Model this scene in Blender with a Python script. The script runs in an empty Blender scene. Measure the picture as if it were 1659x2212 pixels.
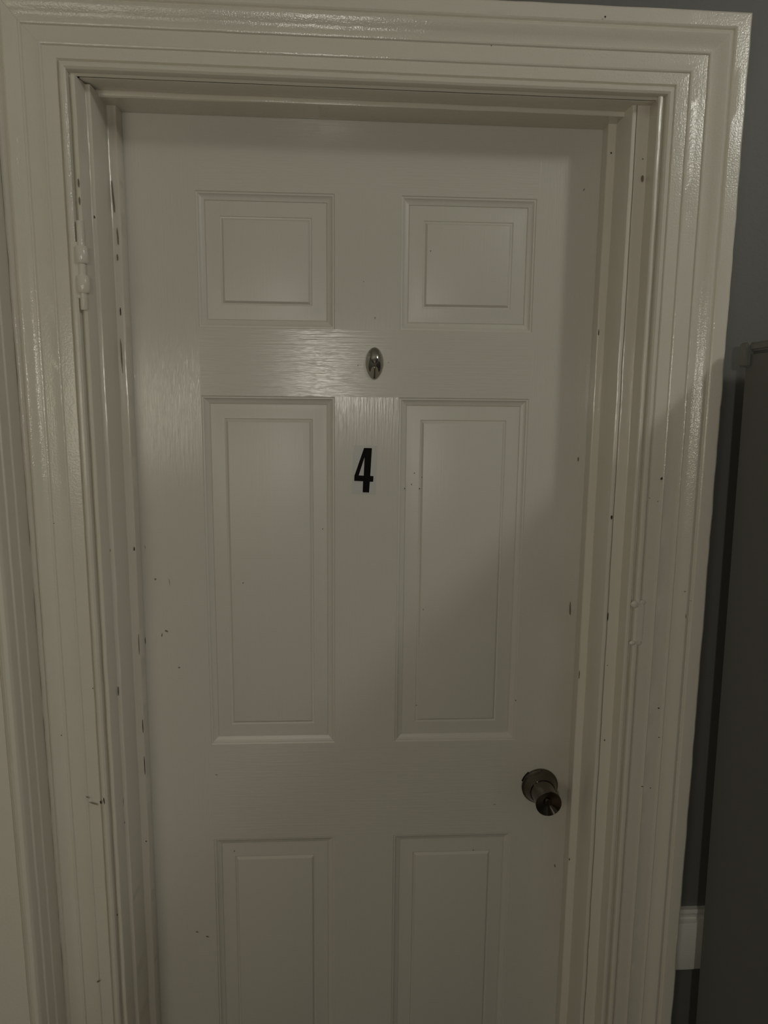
import bpy, bmesh, math, random
from mathutils import Vector, noise

random.seed(7)
SC = bpy.context.scene
COL = SC.collection
ZC = 1.595                                     # eye height

# ------------------------------------------------------------------ camera
cam_d = bpy.data.cameras.new('camera')
cam = bpy.data.objects.new('camera', cam_d)
COL.objects.link(cam)
YAW, PITCH, ROLL, FPX = 0.0537, -0.1513, 0.0101, 1499.34
fw = Vector((math.sin(YAW) * math.cos(PITCH), math.cos(YAW) * math.cos(PITCH), math.sin(PITCH)))
rt = Vector((math.cos(YAW), -math.sin(YAW), 0))
up = rt.cross(fw)
r2 = math.cos(ROLL) * rt + math.sin(ROLL) * up
u2 = -math.sin(ROLL) * rt + math.cos(ROLL) * up
from mathutils import Matrix
m = Matrix((r2, u2, -fw)).transposed().to_4x4()
m.translation = Vector((-0.0321, -1.1492, ZC))
cam.matrix_world = m
cam_d.sensor_fit = 'VERTICAL'
cam_d.sensor_height = 24.0
cam_d.lens = FPX / 2212 * 24.0
cam_d.clip_start = 0.02
SC.camera = cam

# ------------------------------------------------------------------ light
SC.view_settings.view_transform = 'Standard'
SC.view_settings.look = 'None'
SC.view_settings.gamma = 1
SC.view_settings.use_curve_mapping = False
SC.view_settings.exposure = 0.11

world = bpy.data.worlds.new('world')
SC.world = world
world.use_nodes = True
world.node_tree.nodes['Background'].inputs['Color'].default_value = (0.9, 0.88, 0.8, 1)
world.node_tree.nodes['Background'].inputs['Strength'].default_value = 0.0


def lamp(name, loc, watts, radius, colour):
    d = bpy.data.lights.new(name, 'POINT')
    d.energy = watts
    d.shadow_soft_size = radius
    d.color = colour
    o = bpy.data.objects.new(name, d)
    o.location = loc
    COL.objects.link(o)
    return o


lamp('hall_lamp', (-0.15, -1.95, 1.67), 11.4, 0.028, (1.0, 0.95, 0.83))
lamp('ceiling_lamp', (1.42, -1.42, 2.62), 12.3, 0.09, (1.0, 1.0, 0.92))
lamp('side_lamp', (-0.99, -2.1, 1.56), 9.6, 0.24, (1.0, 0.955, 0.75))


# ------------------------------------------------------------------ materials
def mat(name, base, rough=0.4, metal=0.0, coat=0.0):
    mt = bpy.data.materials.new(name)
    mt.use_nodes = True
    b = mt.node_tree.nodes['Principled BSDF']
    b.inputs['Base Color'].default_value = (*base, 1)
    b.inputs['Roughness'].default_value = rough
    b.inputs['Metallic'].default_value = metal
    b.inputs['Coat Weight'].default_value = coat
    return mt, mt.node_tree, b


def node(nt, kind, **kw):
    n = nt.nodes.new(kind)
    for k, v in kw.items():
        if k in n.inputs:
            n.inputs[k].default_value = v
        else:
            setattr(n, k, v)
    return n


def scaled_coords(nt, scale):
    tc = node(nt, 'ShaderNodeTexCoord')
    mp = node(nt, 'ShaderNodeMapping')
    mp.inputs['Scale'].default_value = scale
    nt.links.new(tc.outputs['Object'], mp.inputs['Vector'])
    return mp.outputs['Vector']


def bump_chain(nt, bsdf, layers):
    """layers: (coordinate scale, noise detail, strength, distance)"""
    prev = None
    for scale, detail, strength, dist in layers:
        n = node(nt, 'ShaderNodeTexNoise')
        n.inputs['Scale'].default_value = 1.0
        n.inputs['Detail'].default_value = detail
        n.inputs['Roughness'].default_value = 0.55
        nt.links.new(scaled_coords(nt, scale), n.inputs['Vector'])
        b = node(nt, 'ShaderNodeBump')
        b.inputs['Strength'].default_value = strength
        b.inputs['Distance'].default_value = dist
        nt.links.new(n.outputs['Fac'], b.inputs['Height'])
        if prev:
            nt.links.new(prev.outputs['Normal'], b.inputs['Normal'])
        prev = b
    nt.links.new(prev.outputs['Normal'], bsdf.inputs['Normal'])


def stained(nt, bsdf, base, dirt, spots, cloud=0.10, cloud_scale=9.0):
    """base paint with blotchy wear everywhere and dirt spots (centre, radius, stretch, amount)"""
    tc = node(nt, 'ShaderNodeTexCoord')
    nz = node(nt, 'ShaderNodeTexNoise')
    nz.inputs['Scale'].default_value = cloud_scale
    nz.inputs['Detail'].default_value = 5.0
    nt.links.new(tc.outputs['Object'], nz.inputs['Vector'])
    mul = node(nt, 'ShaderNodeMath', operation='MULTIPLY')
    mul.inputs[1].default_value = cloud
    nt.links.new(nz.outputs['Fac'], mul.inputs[0])
    acc = mul.outputs[0]
    for c, rad, stretch, amt in spots:
        sub = node(nt, 'ShaderNodeVectorMath', operation='SUBTRACT')
        sub.inputs[1].default_value = c
        nt.links.new(tc.outputs['Object'], sub.inputs[0])
        scl = node(nt, 'ShaderNodeVectorMath', operation='MULTIPLY')
        scl.inputs[1].default_value = stretch
        nt.links.new(sub.outputs[0], scl.inputs[0])
        ln = node(nt, 'ShaderNodeVectorMath', operation='LENGTH')
        nt.links.new(scl.outputs[0], ln.inputs[0])
        # rough up the outline with the noise
        ad = node(nt, 'ShaderNodeMath', operation='MULTIPLY_ADD')
        ad.inputs[1].default_value = rad * 1.2
        nt.links.new(nz.outputs['Fac'], ad.inputs[0])
        nt.links.new(ln.outputs['Value'], ad.inputs[2])
        mr = node(nt, 'ShaderNodeMapRange')
        mr.interpolation_type = 'SMOOTHSTEP'
        mr.inputs['From Min'].default_value = rad * 1.75
        mr.inputs['From Max'].default_value = rad * 0.55
        mr.inputs['To Min'].default_value = 0
        mr.inputs['To Max'].default_value = amt
        nt.links.new(ad.outputs[0], mr.inputs['Value'])
        plus = node(nt, 'ShaderNodeMath', operation='ADD', use_clamp=True)
        nt.links.new(acc, plus.inputs[0])
        nt.links.new(mr.outputs['Result'], plus.inputs[1])
        acc = plus.outputs[0]
    mx = node(nt, 'ShaderNodeMix', data_type='RGBA')
    mx.inputs['A'].default_value = (*base, 1)
    mx.inputs['B'].default_value = (*dirt, 1)
    nt.links.new(acc, mx.inputs['Factor'])
    nt.links.new(mx.outputs['Result'], bsdf.inputs['Base Color'])


PAINT = (0.69, 0.672, 0.612)
DIRT = (0.30, 0.24, 0.15)
KX, KZ = 0.316, 0.920                           # knob centre on the door
door_spots = [((KX - 0.01, 0, KZ + 0.02), 0.085, (1, 1, 1), 0.20),
              ((0.365, 0, 0.95), 0.05, (1.0, 1, 0.10), 0.22),
              ((-0.372, 0, 1.38), 0.03, (1.0, 1, 0.18), 0.14),
              ((0.33, 0, 1.28), 0.06, (1.0, 1, 0.7), 0.10)]


def door_paint(name, horizontal, grain=0.34, rough=0.20):
    mt, nt, b = mat(name, PAINT, rough)
    stained(nt, b, PAINT, DIRT, door_spots, 0.07)
    s = (14, 14, 330) if horizontal else (330, 14, 14)
    s2 = (40, 40, 700) if horizontal else (700, 40, 40)
    bump_chain(nt, b, [(s, 3, grain, 0.0013), (s2, 1, grain * .47, 0.0006)])
    return mt


M_RAIL = door_paint('door_paint_rail', True)
M_STILE = door_paint('door_paint_stile', False)
M_PANEL = door_paint('door_paint_panel', False, 0.15, 0.36)


def gloss_paint(name, base, rough, layers, spots=(), cloud=0.08):
    mt, nt, b = mat(name, base, rough)
    stained(nt, b, base, DIRT, list(spots), cloud)
    bump_chain(nt, b, layers)
    return mt


GP = (0.77, 0.735, 0.655)
corner = [((0.408, -0.07, 2.026), 0.018, (1, .3, 1), 0.45), ((-0.380, -0.024, 2.00), 0.016, (1, .3, .45), 0.40)]
M_TRIM_V = gloss_paint('trim_paint_upright', GP, 0.17,
                       [((420, 420, 60), 2, 0.20, 0.0010), ((430, 430, 430), 2, 0.30, 0.0009)], corner)
M_TRIM_H = gloss_paint('trim_paint_head', GP, 0.17,
                       [((60, 420, 420), 2, 0.20, 0.0010), ((430, 430, 430), 2, 0.30, 0.0009)], corner)
M_JAMB = gloss_paint('jamb_paint', GP, 0.20,
                     [((260, 260, 30), 2, 0.22, 0.0012), ((350, 350, 350), 1, 0.05, 0.0006)], corner)
M_BOARD = gloss_paint('board_paint', (0.78, 0.745, 0.66), 0.45, [((220, 220, 220), 3, 0.25, 0.0012)])
M_RAILTRIM = gloss_paint('dado_paint', (0.80, 0.80, 0.76), 0.4, [((120, 120, 120), 3, 0.35, 0.0015)])
M_WALL = gloss_paint('grey_wall_paint', (0.145, 0.146, 0.142), 0.55, [((150, 150, 150), 3, 0.3, 0.0012)])
M_CHIP, _, _ = mat('bare_chip', (0.045, 0.036, 0.027), 0.8)
M_GRIME, _, _ = mat('chip_grime', (0.22, 0.185, 0.135), 0.7)
M_CHROME, _, _ = mat('chrome', (0.50, 0.485, 0.455), 0.04, 1.0)
M_KNOB, knt, kb = mat('dark_nickel', (0.16, 0.142, 0.12), 0.19, 1.0)
kb.inputs['Anisotropic Rotation'].default_value = 0.25
kb.inputs['Anisotropic'].default_value = 0.85           # turned on a lathe: brushed in circles
ktan = node(knt, 'ShaderNodeTangent', direction_type='RADIAL', axis='Y')
knt.links.new(ktan.outputs['Tangent'], kb.inputs['Tangent'])
M_DARK, _, _ = mat('key_slot', (0.004, 0.004, 0.004), 0.6)
M_FRIDGE = gloss_paint('dark_grey_enamel', (0.125, 0.128, 0.122), 0.5, [((400, 400, 400), 2, 0.10, 0.0006)], (), 0.0)
M_FRIDGE2, _, _ = mat('grey_trim', (0.17, 0.17, 0.16), 0.5)
M_CEIL, _, _ = mat('ceiling_white', (0.62, 0.60, 0.55), 0.8)
M_FLOOR = gloss_paint('floor_boards', (0.16, 0.11, 0.07), 0.5, [((8, 120, 8), 3, 0.2, 0.001)])
M_ROOM, _, _ = mat('room_wall_paint', (0.20, 0.195, 0.18), 0.7)
M_BLACK, _, _ = mat('black_vinyl', (0.004, 0.003, 0.003), 0.6)
bb = M_BLACK.node_tree.nodes['Principled BSDF']
bb.inputs['Specular IOR Level'].default_value = 0.12
M_WHITE, _, _ = mat('white_vinyl', (0.66, 0.65, 0.62), 0.4)
M_FILM, _, fb = mat('clear_film', (0.565, 0.565, 0.555), 0.38)


# ------------------------------------------------------------------ mesh helpers
def link(name, bm, mats, parent=None, smooth=28):
    me = bpy.data.meshes.new(name)
    bmesh.ops.recalc_face_normals(bm, faces=bm.faces)
    bm.to_mesh(me)
    bm.free()
    for mt in (mats if isinstance(mats, (list, tuple)) else [mats]):
        me.materials.append(mt)
    if smooth:
        me.polygons.foreach_set('use_smooth', [True] * len(me.polygons))
        me.set_sharp_from_angle(angle=math.radians(smooth))
    o = bpy.data.objects.new(name, me)
    COL.objects.link(o)
    if parent:
        o.parent = parent
    return o


def tag(o, label=None, cat=None, kind=None, group=None):
    if label:
        o['label'] = label
    if cat:
        o['category'] = cat
    if kind:
        o['kind'] = kind
    if group:
        o['group'] = group
    return o


def box(bm, a, b, mi=0):
    vs = [bm.verts.new((x, y, z)) for x in (a[0], b[0]) for y in (a[1], b[1]) for z in (a[2], b[2])]
    for q in ((0, 1, 3, 2), (4, 6, 7, 5), (0, 4, 5, 1), (2, 3, 7, 6), (0, 2, 6, 4), (1, 5, 7, 3)):
        bm.faces.new([vs[i] for i in q]).material_index = mi
    return vs


def rows_to_mesh(bm, rows, closed_profile=False, caps=False, mi=0):
    """rows: list of stations, each a list of profile points"""
    vr = [[bm.verts.new(p) for p in row] for row in rows]
    n = len(rows[0])
    for a, b in zip(vr[:-1], vr[1:]):
        for i in range(n if closed_profile else n - 1):
            j = (i + 1) % n
            bm.faces.new((a[i], a[j], b[j], b[i])).material_index = mi
    if caps:
        bm.faces.new(vr[0]).material_index = mi
        bm.faces.new(list(reversed(vr[-1]))).material_index = mi
    return vr


def blob(bm, c, w, h, mi, axis='y', t=0.0005, tilt=0.0, n=13):
    """a ragged flake of bare surface; axis = direction it faces (towards -axis)"""
    ring = []
    for k in range(n):
        a = 2 * math.pi * k / n
        rr = random.uniform(0.70, 1.0)
        ring.append((math.cos(a) * w * .5 * rr, math.sin(a) * h * .5 * rr))
    ct, st = math.cos(tilt), math.sin(tilt)
    ring = [(x * ct - z * st, x * st + z * ct) for x, z in ring]
    vs = []
    for x, z in ring:
        if axis == 'y':
            vs.append(bm.verts.new((c[0] + x, c[1] - t, c[2] + z)))
        else:
            vs.append(bm.verts.new((c[0] + (t if axis == 'x' else -t), c[1] + x, c[2] + z)))
    f = bm.faces.new(vs)
    f.material_index = mi


def lathe(bm, prof, seg=64, centre=(0, 0, 0), mi=0):
    """prof: (radius, y) pairs turned about the y axis"""
    rings = []
    for r, y in prof:
        if r < 1e-6:
            rings.append([bm.verts.new((centre[0], centre[1] + y, centre[2]))])
        else:
            rings.append([bm.verts.new((centre[0] + r * math.cos(2 * math.pi * k / seg), centre[1] + y,
                                        centre[2] + r * math.sin(2 * math.pi * k / seg))) for k in range(seg)])
    for a, b in zip(rings[:-1], rings[1:]):
        for k in range(seg):
            j = (k + 1) % seg
            if len(a) == 1 and len(b) == 1:
                continue
            if len(a) == 1:
                bm.faces.new((a[0], b[j], b[k])).material_index = mi
            elif len(b) == 1:
                bm.faces.new((a[k], a[j], b[0])).material_index = mi
            else:
                bm.faces.new((a[k], a[j], b[j], b[k])).material_index = mi


def wob(x, y, z, amp, f=14.0):
    return amp * noise.noise((x * f, y * f + 3.1, z * f))


# ------------------------------------------------------------------ room shell
RX0, RX1, RY, RZ = -2.2, 2.3, -5.8, 2.75
WY = -0.086                                     # face of the wall the door is in
bm = bmesh.new()
box(bm, (RX0, WY, 0), (-0.43, 0.06, RZ))
box(bm, (0.432, WY, 0), (RX1, 0.06, RZ))
box(bm, (-0.43, WY, 2.062), (0.432, 0.06, RZ))
tag(link('wall_back', bm, M_WALL, smooth=0), 'grey painted wall around the white door frame', 'wall', 'structure')
for nm, a, b, mt, lab, cat in (
        ('wall_left', (RX0 - .1, RY, 0), (RX0, 0.06, RZ), M_ROOM, 'pale side wall of the hallway on the left', 'wall'),
        ('wall_right', (RX1, RY, 0), (RX1 + .1, 0.06, RZ), M_ROOM, 'pale side wall of the hallway on the right', 'wall'),
        ('wall_front', (RX0, RY - .1, 0), (RX1, RY, RZ), M_ROOM, 'hallway wall facing the door', 'wall'),
        ('floor', (RX0, RY, -.1), (RX1, 0.5, 0), M_FLOOR, 'brown board floor of the hallway', 'floor'),
        ('ceiling', (RX0, RY, RZ), (RX1, 0.06, RZ + .1), M_CEIL, 'white ceiling of the hallway', 'ceiling')):
    bm = bmesh.new()
    box(bm, a, b)
    tag(link(nm, bm, mt, smooth=0), lab, cat, 'structure')


# ------------------------------------------------------------------ door casing (three mitred legs)
HS = -0.0070                                    # the head sags a little to the right


def profile(u):
    """u0..u5: the six lines of the moulding -> (distance, y)"""
    u0, u1, u2, u3, u4, u5 = u
    L = lambda a, b, t: a + (b - a) * t
    return [(u0 - .0030, -.1050), (u0 + .0002, -.1070), (u0 + .0004, -.1125), (L(u0, u1, .12), -.1160), (L(u0, u1, .32), -.1182),
            (L(u0, u1, .58), -.1184), (L(u0, u1, .80), -.1168), (L(u0, u1, .93), -.1140), (u1, -.1118),
            (u1 + .0014, -.1150), (L(u1, u2, .45), -.1153), (u2 - .0024, -.1151), (u2 - .0010, -.1172),
            (u2 + .0006, -.1178), (u2 + .0022, -.1170), (L(u2, u3, .5), -.1172), (u3 - .0026, -.1169),
            (u3 - .0012, -.1190), (u3 + .0006, -.1196), (u3 + .0022, -.1188), (L(u3, u4, .28), -.1192),
            (L(u3, u4, .46), -.1215), (L(u3, u4, .62), -.1243), (L(u3, u4, .78), -.1256), (L(u3, u4, .90), -.1245),
            (u4 - .0010, -.1220), (u4 + .0004, -.1212), (u4 + .0020, -.1240), (u4 + .0040, -.1252),
            (L(u4, u5, .55), -.1254), (u5 - .0030, -.1252), (u5 - .0008, -.1238), (u5, -.1215), (u5, WY)]


PL = profile((0.4084, 0.4205, 0.4415, 0.4663, 0.4900, 0.4992))
PR = profile((0.4178, 0.4298, 0.4506, 0.4757, 0.5036, 0.5281))
PH = profile((2.0350, 2.0482, 2.0669, 2.0909, 2.1190, 2.1425))


def xl(i, z):
    return -PL[i][0] - 0.0035 * (z - ZC) - (0.005 * (z - ZC) if i > 25 else 0)


def xr(i, z):
    return PR[i][0] - 0.0020 * (z - ZC)


def zh(i, x):
    return PH[i][0] + HS * x


def uneven(p, i, n, amp):
    """old brushed paint: the surface wanders by fractions of a millimetre"""
    x, y, z = p
    a = amp if 1 < i < n - 2 else 0.0
    y2 = y - abs(wob(x, y, z, a, 22)) - wob(x, y, z, a * .5, 60)
    e = 0.0011 if n - 5 <= i < n - 1 else 0.0003
    return (x + wob(x + 5, 0, z, e, 26) + wob(x, 2, z, e * .5, 70), y2, z + wob(x, 9, z, e, 26) * .6)


NP = len(PL)


def upright(side):
    rows = []
    fx = xl if side < 0 else xr
    n = 150
    for s in range(n + 1):
        row = []
        for i in range(NP):
            zt = zh(i, fx(i, 2.05))
            z = zt * s / n
            p = (fx(i, z), (PL if side < 0 else PR)[i][1], z)
            row.append(uneven(p, i, NP, 0.0006))
        rows.append(row)
    bmx = bmesh.new()
    rows_to_mesh(bmx, rows)
    return bmx


def flakes(bmx, lst):
    for c, w, h, mi, ax, tilt in lst:
        blob(bmx, c, w, h, mi, ax, 0.0009, tilt)


bm = upright(-1)
flakes(bm, [((-0.462, -.1195, 1.42), .0015, .0016, 1, 'y', 0), ((-0.428, -.1188, 0.974), .018, .0022, 2, 'y', -.35),
            ((-0.437, -.1190, 0.985), .010, .0016, 2, 'y', -.5), ((-0.4165, -.1205, 0.977), .0035, .006, 1, 'y', .3),
            ((-0.4120, -.1195, 0.979), .0015, .014, 1, 'y', .1), ((-0.437, -.1190, 0.66), .006, .004, 2, 'y', .3),
            ((-0.4190, -.1205, 1.165), .002, .002, 1, 'y', 0), ((-0.4700, -.1215, 1.09), .0012, .0035, 1, 'y', 0)])
tag(link('trim_1', bm, [M_TRIM_V, M_CHIP, M_GRIME]), 'left upright of the white moulded door casing with hinge', 'door casing', 'structure')

bm = upright(1)
flakes(bm, [((0.447, -.1175, 1.49), .0035, .0055, 1, 'y', -.4), ((0.4435, -.1175, 1.455), .0016, .0016, 1, 'y', 0),
            ((0.4300, -.1180, 1.46), .0016, .0016, 1, 'y', 0), ((0.503, -.1262, 1.30), .0014, .0014, 1, 'y', 0),
            ((0.492, -.1275, 1.315), .004, .0012, 2, 'y', 0), ((0.4680, -.1190, 1.12), .0035, .0022, 1, 'y', -.3),
            ((0.472, -.1190, 1.07), .002, .002, 1, 'y', 0), ((0.4500, -.1190, 0.985), .004, .0012, 1, 'y', -.2),
            ((0.4640, -.1190, 0.982), .002, .002, 1, 'y', 0), ((0.497, -.1262, 1.275), .001, .009, 2, 'y', 0)])
# small fills and drips standing proud of the moulding
tag(link('trim_3', bm, [M_TRIM_V, M_CHIP, M_GRIME]), 'right upright of the white moulded door casing near the dark fridge', 'door casing', 'structure')

rows = []
n = 90
for s in range(n + 1):
    t = s / n
    row = []
    for i in range(NP):
        a = (xl(i, 2.05), 0)[0]
        b = xr(i, 2.05)
        x = a + (b - a) * t
        row.append(uneven((x, PH[i][1], zh(i, x)), i, NP, 0.0006))
    rows.append(row)
bm = bmesh.new()
rows_to_mesh(bm, rows)
flakes(bm, [((0.164, -.1205, 2.085), .0018, .0018, 1, 'y', 0), ((0.318, -.1275, 2.123), .003, .003, 1, 'y', 0)])
tag(link('trim_2', bm, [M_TRIM_H, M_CHIP, M_GRIME]), 'head piece of the white moulded door casing above the door', 'door casing', 'structure')


# ------------------------------------------------------------------ stepped jambs and stops
def jamb_upright(pts, slope, top):
    n = 170
    rows = []
    for s in range(n + 1):
        z = top * s / n
        row = []
        for i, (x, y, k) in enumerate(pts):
            xx = x + slope * k * (z - ZC)
            e = 0.0007 if 0 < i < len(pts) - 5 else 0
            row.append((xx + wob(xx, y, z, e, 18), y + wob(xx + 3, y, z, e, 25), z))
        rows.append(row)
    bmx = bmesh.new()
    rows_to_mesh(bmx, rows, closed_profile=True, caps=True)
    return bmx


JL = [(-.3738, -.0008, 0), (-.3752, -.0225, 0), (-.3760, -.0238, 0), (-.3778, -.0244, 0), (-.3866, -.0242, .4), (-.3880, -.0252, .4),
      (-.3896, -.0815, .8), (-.3904, -.0830, .8), (-.3920, -.0836, .8), (-.3950, -.0834, 1), (-.3962, -.0842, 1),
      (-.3994, -.1105, 1), (-.4002, -.1118, 1), (-.4016, -.1125, 1), (-.4044, -.1122, 1), (-.4057, -.1110, 1), (-.4060, -.097, 1),
      (-.4300, -.097, 0), (-.4300, .060, 0), (-.3870, .060, 0), (-.3870, -.0008, 0)]
bm = jamb_upright(JL, -.0034, 2.034)
flakes(bm, [((-.4030, -.1128, 1.895), .0030, .014, 2, 'y', 0), ((-.4030, -.1128, 1.872), .0026, .012, 2, 'y', 0),
            ((-.3936, -.0840, 1.858), .0020, .005, 1, 'y', .2), ((-.3823, -.0246, 1.815), .0022, .012, 2, 'y', 0),
            ((-.3815, -.0246, 1.735), .0020, .016, 1, 'y', 0), ((-.3845, -.0246, 1.90), .0028, .055, 2, 'y', .05),
            ((-.3805, -.0246, 1.845), .0025, .030, 2, 'y', .03), ((-.3770, -.0246, 1.362), .0022, .008, 1, 'y', 0),
            ((-.3952, -.0840, 1.372), .0018, .006, 1, 'y', 0), ((-.3975, -.0840, 0.975), .0016, .018, 1, 'y', 0),
            ((-.3945, -.0840, 0.955), .0016, .020, 1, 'y', 0), ((-.3945, -.0840, 0.92), .0020, .008, 1, 'y', .2),
            ((-.3955, -.0840, 0.80), .0018, .008, 1, 'y', .2), ((-.3790, -.0248, 0.845), .0025, .0035, 1, 'y', .2),
            ((-.3935, -.0840, 1.145), .0015, .018, 1, 'y', 0), ((-.3760, -.0240, 1.055), .0016, .030, 1, 'y', 0),
            ((-.3760, -.0240, 0.985), .0016, .040, 1, 'y', 0), ((-.4030, -.1130, 0.775), .0020, .004, 1, 'y', 0),
            ((-.3765, -.0240, 1.20), .0016, .050, 2, 'y', 0), ((-.3830, -.0248, 1.67), .0022, .060, 2, 'y', 0.02)])
tag(link('trim_4', bm, [M_JAMB, M_CHIP, M_GRIME]), 'chipped stepped white jamb and stop along the left door edge', 'door jamb', 'structure')

JR = [(.3684, -.0008, 0), (.3681, -.0225, 0), (.3689, -.0238, 0), (.3705, -.0244, 0), (.3792, -.0242, .4), (.3806, -.0252, .4),
      (.3812, -.0832, .8), (.3820, -.0848, .8), (.3836, -.0856, .8), (.3862, -.0856, 1), (.3878, -.0846, 1), (.3882, -.0800, 1), (.3889, -.0800, 1),
      (.3893, -.0846, 1), (.3910, -.0854, 1), (.4050, -.0852, 1), (.4066, -.0862, 1),
      (.4082, -.1105, 1), (.4092, -.1118, 1), (.4106, -.1125, 1), (.4136, -.1122, 1), (.4150, -.1108, 1), (.4152, -.097, 1),
      (.4320, -.097, 0), (.4320, .060, 0), (.3810, .060, 0), (.3810, -.0008, 0)]
bm = jamb_upright(JR, -.0022, 2.034)
flakes(bm, [((.3850, -.0862, 1.425), .0035, .0080, 1, 'y', 0), ((.3740, -.0248, 1.985), .0030, .0035, 1, 'y', .5),
            ((.3700, -.0242, 1.715), .0016, .012, 1, 'y', 0), ((.3690, -.0242, 1.14), .0016, .020, 1, 'y', 0),
            ((.3890, -.0856, 1.262), .0018, .016, 1, 'y', 0), ((.3930, -.0860, 1.18), .0018, .0018, 1, 'y', 0),
            ((.3960, -.0860, 1.05), .0024, .0030, 1, 'y', 0), ((.4010, -.0860, 1.93), .005, .012, 2, 'y', 0),
            ((.3695, -.0242, 0.79), .0020, .006, 1, 'y', 0), ((.3995, -.0858, 1.957), .0018, .0018, 1, 'y', 0)])
tag(link('trim_5', bm, [M_JAMB, M_CHIP, M_GRIME]), 'stepped white jamb and stop along the right door edge', 'door jamb', 'structure')

JH = [(2.0292, -.0008), (2.0288, -.0525), (2.0294, -.0540), (2.0306, -.0545), (2.0346, -.0543), (2.0358, -.0552),
      (2.0318, -.0985), (2.0324, -.1002), (2.0334, -.1008), (2.0352, -.1005), (2.0358, -.0990), (2.0360, -.092),
      (2.0600, -.092), (2.0600, .060), (2.0420, .060), (2.0420, -.0008)]
rows = []
n = 80
for s in range(n + 1):
    x = -0.3995 + (0.4085 + 0.3995) * s / n
    rows.append([(x, y + (wob(x, y, z, .0006, 25) if 0 < i < 11 else 0),
                  z + (HS * x * (1 if i > 1 else .6)) + (wob(x, y + 7, z, .0006, 18) if 0 < i < 11 else 0)) for i, (z, y) in enumerate(JH)])
bm = bmesh.new()
rows_to_mesh(bm, rows, closed_profile=True, caps=True)
tag(link('trim_6', bm, [M_JAMB, M_CHIP]), 'stepped white head jamb and stop over the door top', 'door jamb', 'structure')


# ------------------------------------------------------------------ the six panel door
PX = [-0.268, -0.0524, 0.0524, 0.268]
PZ = [(ZC + 0.3272, ZC + 0.1210), (ZC + 0.0142, ZC - 0.5866), (ZC - 0.7661, 0.255)]
XS = [-0.3845, PX[0], PX[1], PX[2], PX[3], 0.3790]
ZS = [0.008, PZ[2][1], PZ[2][0], PZ[1][1], PZ[1][0], PZ[0][1], PZ[0][0], 2.038]
bm = bmesh.new()
grid = [[bm.verts.new((x, 0, z)) for z in ZS] for x in XS]
back = [[bm.verts.new((x, 0.040, z)) for z in ZS] for x in XS]
for i in range(5):
    for j in range(7):
        hole = i in (1, 3) and j in (1, 3, 5)
        if not hole:
            f = bm.faces.new((grid[i][j], grid[i + 1][j], grid[i + 1][j + 1], grid[i][j + 1]))
            f.material_index = 1 if (i in (0, 4) or j in (1, 3, 5)) else 0
        bm.faces.new((back[i][j], back[i][j + 1], back[i + 1][j + 1], back[i + 1][j])).material_index = 1
for i in range(5):
    for j in (0, 7):
        bm.faces.new((grid[i][j], grid[i + 1][j], back[i + 1][j], back[i][j])).material_index = 1
for j in range(7):
    for i in (0, 5):
        bm.faces.new((grid[i][j], grid[i][j + 1], back[i][j + 1], back[i][j])).material_index = 1


def mark(x, z, w, h, mi, tilt=0.0):
    blob(bm, (x, 0, z), w, h, mi, 'y', 0.0003, tilt)


for x, z, w, h, mi, tl in ((-.0065, 1.791, .0012, .0018, 2, 0), (.0120, 1.735, .002, .004, 3, .2), (-.0150, 1.660, .0016, .0016, 2, 0),
                           (.0345, 1.665, .0014, .0014, 2, 0), (.3425, 1.938, .0012, .0055, 2, -.5),
                           (-.3290, 1.300, .0010, .016, 3, .05), (-.3520, 1.305, .0040, .0040, 3, 0), (-.3370, 1.215, .0070, .0040, 3, -.5),
                           (-.3450, 1.208, .0020, .0080, 3, -.2), (-.3180, 1.150, .0044, .0034, 3, .2), (-.3670, 1.360, .0012, .0070, 3, .2),
                           (.2660, 1.083, .0022, .0022, 2, 0),
                           (.2350, .885, .007, .0012, 3, 0), (-.260, .952, .006, .0016, 3, -.4), (-.2850, .636, .008, .003, 3, -.3),
                           (-.3030, .646, .006, .003, 3, -.3), (-.3730, 1.198, .0014, .013, 2, 0), (.3560, 1.51, .003, .01, 3, 0),
                           (.3555, 1.25, .004, .03, 3, .05), (.3520, .76, .003, .008, 3, .3)):
    mark(x, z, w, h, mi, tl)
door = link('door_1', bm, [M_RAIL, M_STILE, M_CHIP, M_GRIME], smooth=0)
tag(door, 'off-white six-panel door with a number 4 sticker', 'door', 'structure')

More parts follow.
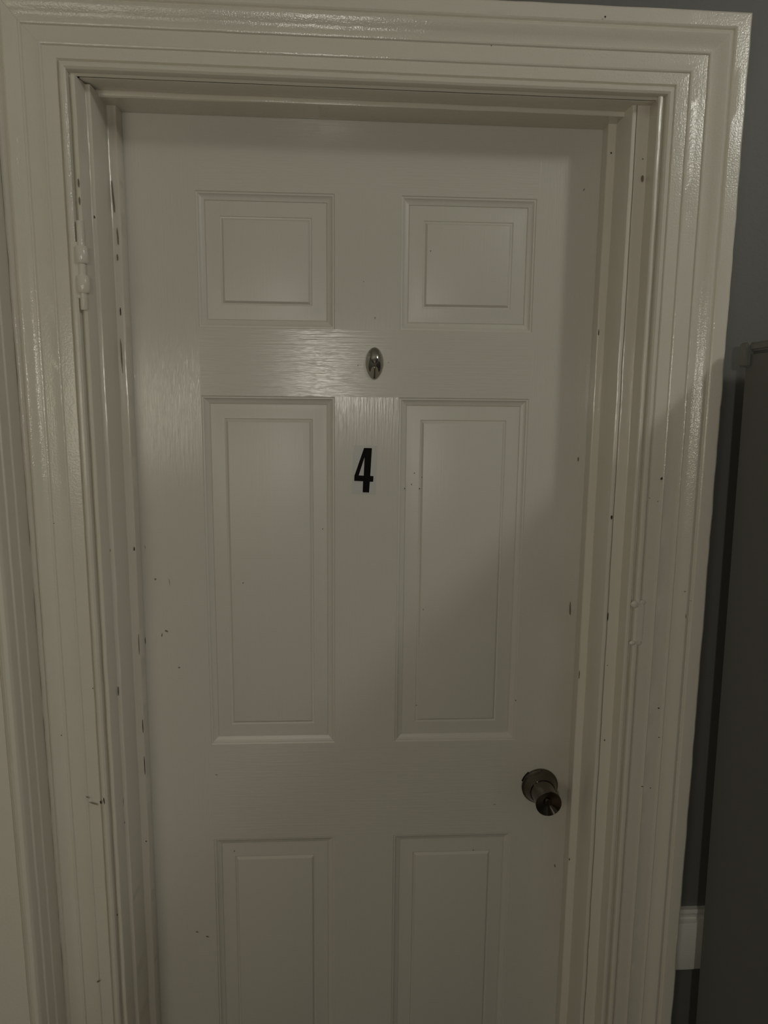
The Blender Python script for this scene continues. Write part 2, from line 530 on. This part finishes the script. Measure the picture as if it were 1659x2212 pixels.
RING = [(0, 0), (.0007, .0011), (.0018, .0016), (.0034, .0015), (.0042, .0024), (.0058, .0036), (.0080, .0046), (.0102, .0053),
        (.0120, .0060), (.0126, .0074), (.0132, .0074), (.0138, .0063), (.0175, .0060), (.0255, .0046), (.0340, .0030), (.0360, .0029),
        (.0372, .0042), (.0386, .0046), (.0404, .0028), (.0420, .0011), (.0436, .0007)]
panel_marks = {(1, 1): [(.0800, 1.485, 2), (.0930, 1.478, 2), (.0755, 1.466, 2), (.0640, 1.459, 2), (.0890, 1.459, 2), (.0990, 1.250, 3), (.0905, 1.075, 3)],
               (1, 0): [(-.2070, 1.298, 2), (-.0730, 1.39, 3)], (2, 0): [(-.233, .803, 2)], (2, 1): [(.1990, .795, 2)], (0, 1): [(.1000, 1.84, 3)]}
for jz, (zt, zb) in enumerate(PZ):
    for jx, (xa, xb) in enumerate(((PX[0], PX[1]), (PX[2], PX[3]))):
        bm = bmesh.new()
        loops = []
        for off, d in RING:
            loops.append([bm.verts.new(p) for p in ((xa + off, d, zb + off), (xb - off, d, zb + off), (xb - off, d, zt - off), (xa + off, d, zt - off))])
        for a, b in zip(loops[:-1], loops[1:]):
            for k in range(4):
                bm.faces.new((a[k], a[(k + 1) % 4], b[(k + 1) % 4], b[k]))
        bm.faces.new(loops[-1])
        for x, z, mi in panel_marks.get((jz, jx), ()):
            inside = xa + .044 < x < xb - .044
            blob(bm, (x, .0006 if inside else .0028, z), .0022, .0022, mi - 1, 'y', 0.0003)
        link('panel', bm, [M_PANEL, M_CHIP, M_GRIME], door, smooth=24)

# number sticker: clear film > white outlined digit
bm = bmesh.new()
q = [(-0.0206, 1.5308), (0.0180, 1.5301), (0.0152, 1.4495), (-0.0240, 1.4505)]
rows_to_mesh(bm, [[(x, -0.0002, z) for x, z in q], [(x, -0.0005, z) for x, z in q]], True, True)
film = link('number_sticker', bm, M_FILM, door, smooth=0)
film['label'] = 'clear number sticker'
OUT = [(-0.0044, 1.5266), (0.0087, 1.5264), (0.0062, 1.4804), (0.0116, 1.4800), (0.0112, 1.4705), (0.0055, 1.4704), (0.0044, 1.4524),
       (-0.0064, 1.4527), (-0.0058, 1.4712), (-0.0206, 1.4718), (-0.0202, 1.4805)]
INN = [(-0.0035, 1.5110), (-0.0048, 1.4807), (-0.0129, 1.4811)]


def grow(poly, d):
    a = sum(p[0] * q[1] - q[0] * p[1] for p, q in zip(poly, poly[1:] + poly[:1]))
    s = 1 if a < 0 else -1
    res = []
    for k, p in enumerate(poly):
        p0, p1 = poly[k - 1], poly[(k + 1) % len(poly)]
        d0 = Vector((p[0] - p0[0], p[1] - p0[1])).normalized()
        d1 = Vector((p1[0] - p[0], p1[1] - p[1])).normalized()
        n0, n1 = Vector((-d0.y, d0.x)) * s, Vector((-d1.y, d1.x)) * s
        b = (n0 + n1).normalized()
        res.append((p[0] + b.x * d / max(.5, b.dot(n0)), p[1] + b.y * d / max(.5, b.dot(n0))))
    return res


def digit(outer, inner, y0, y1, name, mt, parent):
    bmx = bmesh.new()
    es = []
    for poly in (outer, inner):
        vs = [bmx.verts.new((x, y1, z)) for x, z in poly]
        es += [bmx.edges.new((vs[k], vs[(k + 1) % len(vs)])) for k in range(len(vs))]
    g = bmesh.ops.triangle_fill(bmx, use_beauty=True, use_dissolve=False, edges=es, normal=(0, -1, 0))
    fs = [f for f in g['geom'] if isinstance(f, bmesh.types.BMFace)]
    ex = bmesh.ops.extrude_face_region(bmx, geom=fs)
    for v in ex['geom']:
        if isinstance(v, bmesh.types.BMVert):
            v.co.y = y0
    return link(name, bmx, mt, parent, smooth=0)


digit(grow(OUT, .0009), grow(INN, -.0009), -0.00045, -0.0008, 'digit_outline', M_WHITE, film)
dg = digit(OUT, INN, -0.0007, -0.0011, 'digit', M_BLACK, film)
dg['label'] = 'black figure 4'

# oval chrome peephole cover
bm = bmesh.new()
pc = (0.0117, 1.6632)
A, B = 0.0142, 0.0250
NR, NS = 14, 72
rings = []
for r in range(NR + 1):
    t = r / NR
    ring = []
    for k in range(NS):
        a = 2 * math.pi * k / NS
        sx, sz = math.cos(a), math.sin(a)
        wx = A * (1 - 0.16 * max(0, -sz) ** 1.5)
        x, z = wx * sx * t, B * sz * t
        h = 0.0090 * (1 - t ** 2.4)
        # keel down the lower half, flanked by two hollows
        if z < 0.004:
            f = min(1, (0.004 - z) / 0.012) * (1 - t ** 3)
            h += f * (0.0020 * math.exp(-(x / 0.0024) ** 2) - 0.0014 * math.exp(-((abs(x) - 0.0072) / 0.0036) ** 2))
        ring.append((pc[0] + x, -0.0028 - h, pc[1] + z))
    rings.append(ring)
rings.append([(pc[0] + (p[0] - pc[0]) * 1.03, -0.0016, pc[1] + (p[2] - pc[1]) * 1.03) for p in rings[-1]])
rings.append([(p[0], 0.0, p[2]) for p in rings[-1]])
centre = bm.verts.new((pc[0], rings[0][0][1], pc[1]))
vr = [[bm.verts.new(p) for p in rg] for rg in rings[1:]]
for k in range(NS):
    bm.faces.new((centre, vr[0][k], vr[0][(k + 1) % NS]))
    for a, b in zip(vr[:-1], vr[1:]):
        bm.faces.new((a[k], b[k], b[(k + 1) % NS], a[(k + 1) % NS]))
pp = link('peephole_cover', bm, M_CHROME, door, smooth=50)
pp['label'] = 'oval chrome peephole cover'

# tulip door knob: rose > grip > key cylinder
bm = bmesh.new()
lathe(bm, [(0, -.001), (.0330, -.0005), (.0332, -.0020), (.0328, -.0034), (.0316, -.0046), (.0302, -.0058), (.0280, -.0100), (.0258, -.0145),
           (.0240, -.0185), (.0226, -.0215), (0, -.0215)], 96, (KX, 0, KZ))
knob = link('door_knob', bm, M_KNOB, door, smooth=35)
knob['label'] = 'dark metal keyed door knob'
bm = bmesh.new()
lathe(bm, [(0, -.018), (.0218, -.0180), (.0211, -.0240), (.0207, -.0300), (.0206, -.0370), (.0209, -.0440), (.0217, -.0510), (.0224, -.0555),
           (.0227, -.0578), (.0225, -.0590), (.0219, -.0596), (.0208, -.0592), (.0135, -.0562), (.0078, -.0542), (.0066, -.0538), (0, -.0538)], 96, (KX, 0, KZ))
link('knob_grip', bm, M_KNOB, knob, smooth=35)
bm = bmesh.new()
lathe(bm, [(0, -.0534), (.0062, -.0534), (.0062, -.0554), (.0056, -.0560), (0, -.0560)], 48, (KX, 0, KZ))
box(bm, (KX - .0007, -.0564, KZ - .0042), (KX + .0007, -.0556, KZ + .0042), 1)
link('key_cylinder', bm, [M_KNOB, M_DARK], knob, smooth=35)
bm = bmesh.new()
for k in range(7):
    a0 = math.radians(128 + k * 5)
    a1 = math.radians(128 + (k + 1) * 5)
    vs = []
    for rr, a in ((.0325, a0), (.0348, a0), (.0348, a1), (.0325, a1)):
        for y in (-.0002, -.0016):
            vs.append(bm.verts.new((KX + rr * math.cos(a), y, KZ + rr * math.sin(a))))
    for qf in ((0, 2, 3, 1), (2, 4, 5, 3), (4, 6, 7, 5), (6, 0, 1, 7), (1, 3, 5, 7), (0, 6, 4, 2)):
        bm.faces.new([vs[t] for t in qf])
link('rose_clip', bm, M_DARK, knob, smooth=0)

# ------------------------------------------------------------------ old hinge on the left casing
hg = bpy.data.objects.new('butt_hinge', None)
COL.objects.link(hg)
hg.location = (-0.4035, -0.115, 1.745)
tag(hg, 'painted-over hinge knuckles on the left side of the door frame', 'hinge')


def barrel(za, zb, r, name, wx=0.0):
    bmx = bmesh.new()
    prof = [(0, za), (r * .86, za), (r, za + .0016), (r * 1.02, (za + zb) / 2), (r, zb - .0016), (r * .86, zb), (0, zb)]
    seg = 28
    rings_ = []
    for rr, z in prof:
        rings_.append([bmx.verts.new((rr * math.cos(2 * math.pi * k / seg) * (1.15 if name == 'knuckle' else 1) + wx + wob(k, z, 0, .0003, 3), rr * math.sin(2 * math.pi * k / seg), z))
                       for k in range(seg)] if rr else [bmx.verts.new((wx, 0, z))])
    for a, b in zip(rings_[:-1], rings_[1:]):
        for k in range(seg):
            j = (k + 1) % seg
            if len(a) == 1:
                bmx.faces.new((a[0], b[k], b[j]))
            elif len(b) == 1:
                bmx.faces.new((a[k], a[j], b[0]))
            else:
                bmx.faces.new((a[k], a[j], b[j], b[k]))
    return link(name, bmx, M_TRIM_V, hg, smooth=40)


barrel(0.043, 0.066, .0078, 'knuckle')
barrel(0.003, 0.027, .0078, 'knuckle')
barrel(-0.020, 0.100, .0050, 'pin')
for sx, x0, x1 in ((-1, -.0030, -.0120),):
    bm = bmesh.new()
    box(bm, (x1, -.0030, -.004), (x0, .006, .072))
    bmesh.ops.bevel(bm, geom=bm.edges[:], offset=.0012, segments=2, affect='EDGES')
    link('leaf_plate', bm, M_TRIM_V, hg, smooth=40)

# ------------------------------------------------------------------ painted-over keeper on the right casing
kp = bpy.data.objects.new('latch_keeper', None)
COL.objects.link(kp)
kp.location = (0.419, -0.117, 1.262)
tag(kp, 'painted-over latch keeper bump on the right door frame above the knob', 'latch keeper')


def lump(pts, name):
    bmx = bmesh.new()
    for (x, y, z), (rx, ry, rz) in pts:
        mtx = Matrix.Translation((x, y, z)) @ Matrix.Diagonal((rx, ry, rz, 1))
        g = bmesh.ops.create_icosphere(bmx, subdivisions=3, radius=1, matrix=mtx)
        for v in g['verts']:
            v.co += Vector((wob(v.co.x, v.co.y, v.co.z + 1, .0015, 120), wob(v.co.x + 4, v.co.y, v.co.z, .001, 120), 0))
    return link(name, bmx, M_TRIM_V, kp, smooth=60)


lump([((.000, .000, .030), (.006, .0035, .006)), ((.011, .0015, .032), (.007, .0025, .0045))], 'upper_screw')
lump([((.000, .000, -.033), (.006, .0035, .004)), ((.008, .0015, -.034), (.007, .0025, .004))], 'lower_screw')
bm = bmesh.new()
box(bm, (.003, -.0022, -.031), (.015, .004, .029))
bmesh.ops.bevel(bm, geom=bm.edges[:], offset=.0015, segments=3, affect='EDGES')
link('keeper_plate', bm, M_TRIM_V, kp, smooth=40)

# ------------------------------------------------------------------ neighbouring casing at the far left
NB = [(-.4990, WY), (-.4990, -.1525), (-.4995, -.1533), (-.5006, -.1538), (-.5012, -.1545), (-.5018, -.1740), (-.5024, -.1750), (-.5040, -.1755),
      (-.5046, -.1763), (-.5054, -.1880), (-.5062, -.1905), (-.5085, -.1935), (-.5130, -.1950), (-.5175, -.1940), (-.5204, -.1915),
      (-.5212, -.1888), (-.5222, -.1886), (-.5232, -.1904), (-.5260, -.1908), (-.6900, -.1908), (-.6900, WY)]
rows = []
n = 120
for s in range(n + 1):
    z = 2.70 * s / n
    rows.append([(x - .0088 * (z - ZC) + wob(x, y, z, .0005, 16), y - (abs(wob(x, y, z, .0006, 20)) if y < -.08 else 0), z) for x, y in NB])
bm = bmesh.new()
rows_to_mesh(bm, rows, True, True)
tag(link('trim_8', bm, M_BOARD), 'deep white trim board of the neighbouring doorway beside the left casing', 'trim', 'structure')

# ------------------------------------------------------------------ dado rail between casing and fridge
DR = [(WY, .627), (-.0990, .627), (-.1010, .628), (-.1020, .631), (-.1018, .7145), (-.1005, .7175), (-.0920, .7190), (-.0910, .7210), (-.0930, .7270),
      (-.0950, .7300), (-.0965, .7330), (-.0960, .7365), (-.0940, .7385), (WY, .739)]
rows = []
for s in range(41):
    x = .5240 + (RX1 - .5240) * s / 40 if s > 20 else .5240 + .10 * s / 20
    if s > 20:
        x = .624 + (RX1 - .624) * (s - 20) / 20
    rows.append([(x, y + wob(x, y, z, .0008, 50), z + wob(x + 2, y, z, .0006, 40)) for y, z in DR])
bm = bmesh.new()
rows_to_mesh(bm, rows, True, True)
tag(link('trim_7', bm, M_RAILTRIM), 'short pale grey dado rail between door casing and dark fridge', 'dado rail', 'structure')

# ------------------------------------------------------------------ fridge at the right
fr = bpy.data.objects.new('refrigerator', None)
COL.objects.link(fr)
fr.location = (0.5585, -0.156, 0.001)
fr.rotation_euler = (0, -0.01135, 0)
tag(fr, 'dark grey refrigerator side standing right of the door casing', 'refrigerator')
bm = bmesh.new()
box(bm, (0, -.66, .03), (.68, 0, 1.676))
bmesh.ops.bevel(bm, geom=bm.edges[:], offset=.004, segments=3, affect='EDGES')
link('cabinet', bm, M_FRIDGE, fr, smooth=40)
bm = bmesh.new()
box(bm, (-.002, -.660, 1.676), (.684, 0.004, 1.6885))
bmesh.ops.bevel(bm, geom=bm.edges[:], offset=.003, segments=3, affect='EDGES')
link('top_panel', bm, M_FRIDGE2, fr, smooth=40)
bm = bmesh.new()
box(bm, (-.006, -.014, 1.655), (.10, 0.006, 1.6890))
bmesh.ops.bevel(bm, geom=bm.edges[:], offset=.002, segments=3, affect='EDGES')
link('corner_bracket', bm, M_FRIDGE2, fr, smooth=40)
for za, zb in ((.05, 1.13), (1.14, 1.682)):
    bm = bmesh.new()
    box(bm, (0, -.73, za), (.68, -.664, zb))
    bmesh.ops.bevel(bm, geom=bm.edges[:], offset=.008, segments=3, affect='EDGES')
    link('door', bm, M_FRIDGE, fr, smooth=40)
for x in (.05, .63):
    for y in (-.05, -.60):
        bm = bmesh.new()
        bmesh.ops.create_cone(bm, cap_ends=True, segments=20, radius1=.018, radius2=.015, depth=.032, matrix=Matrix.Translation((x, y, .0155)))
        link('foot', bm, M_FRIDGE2, fr, smooth=40)
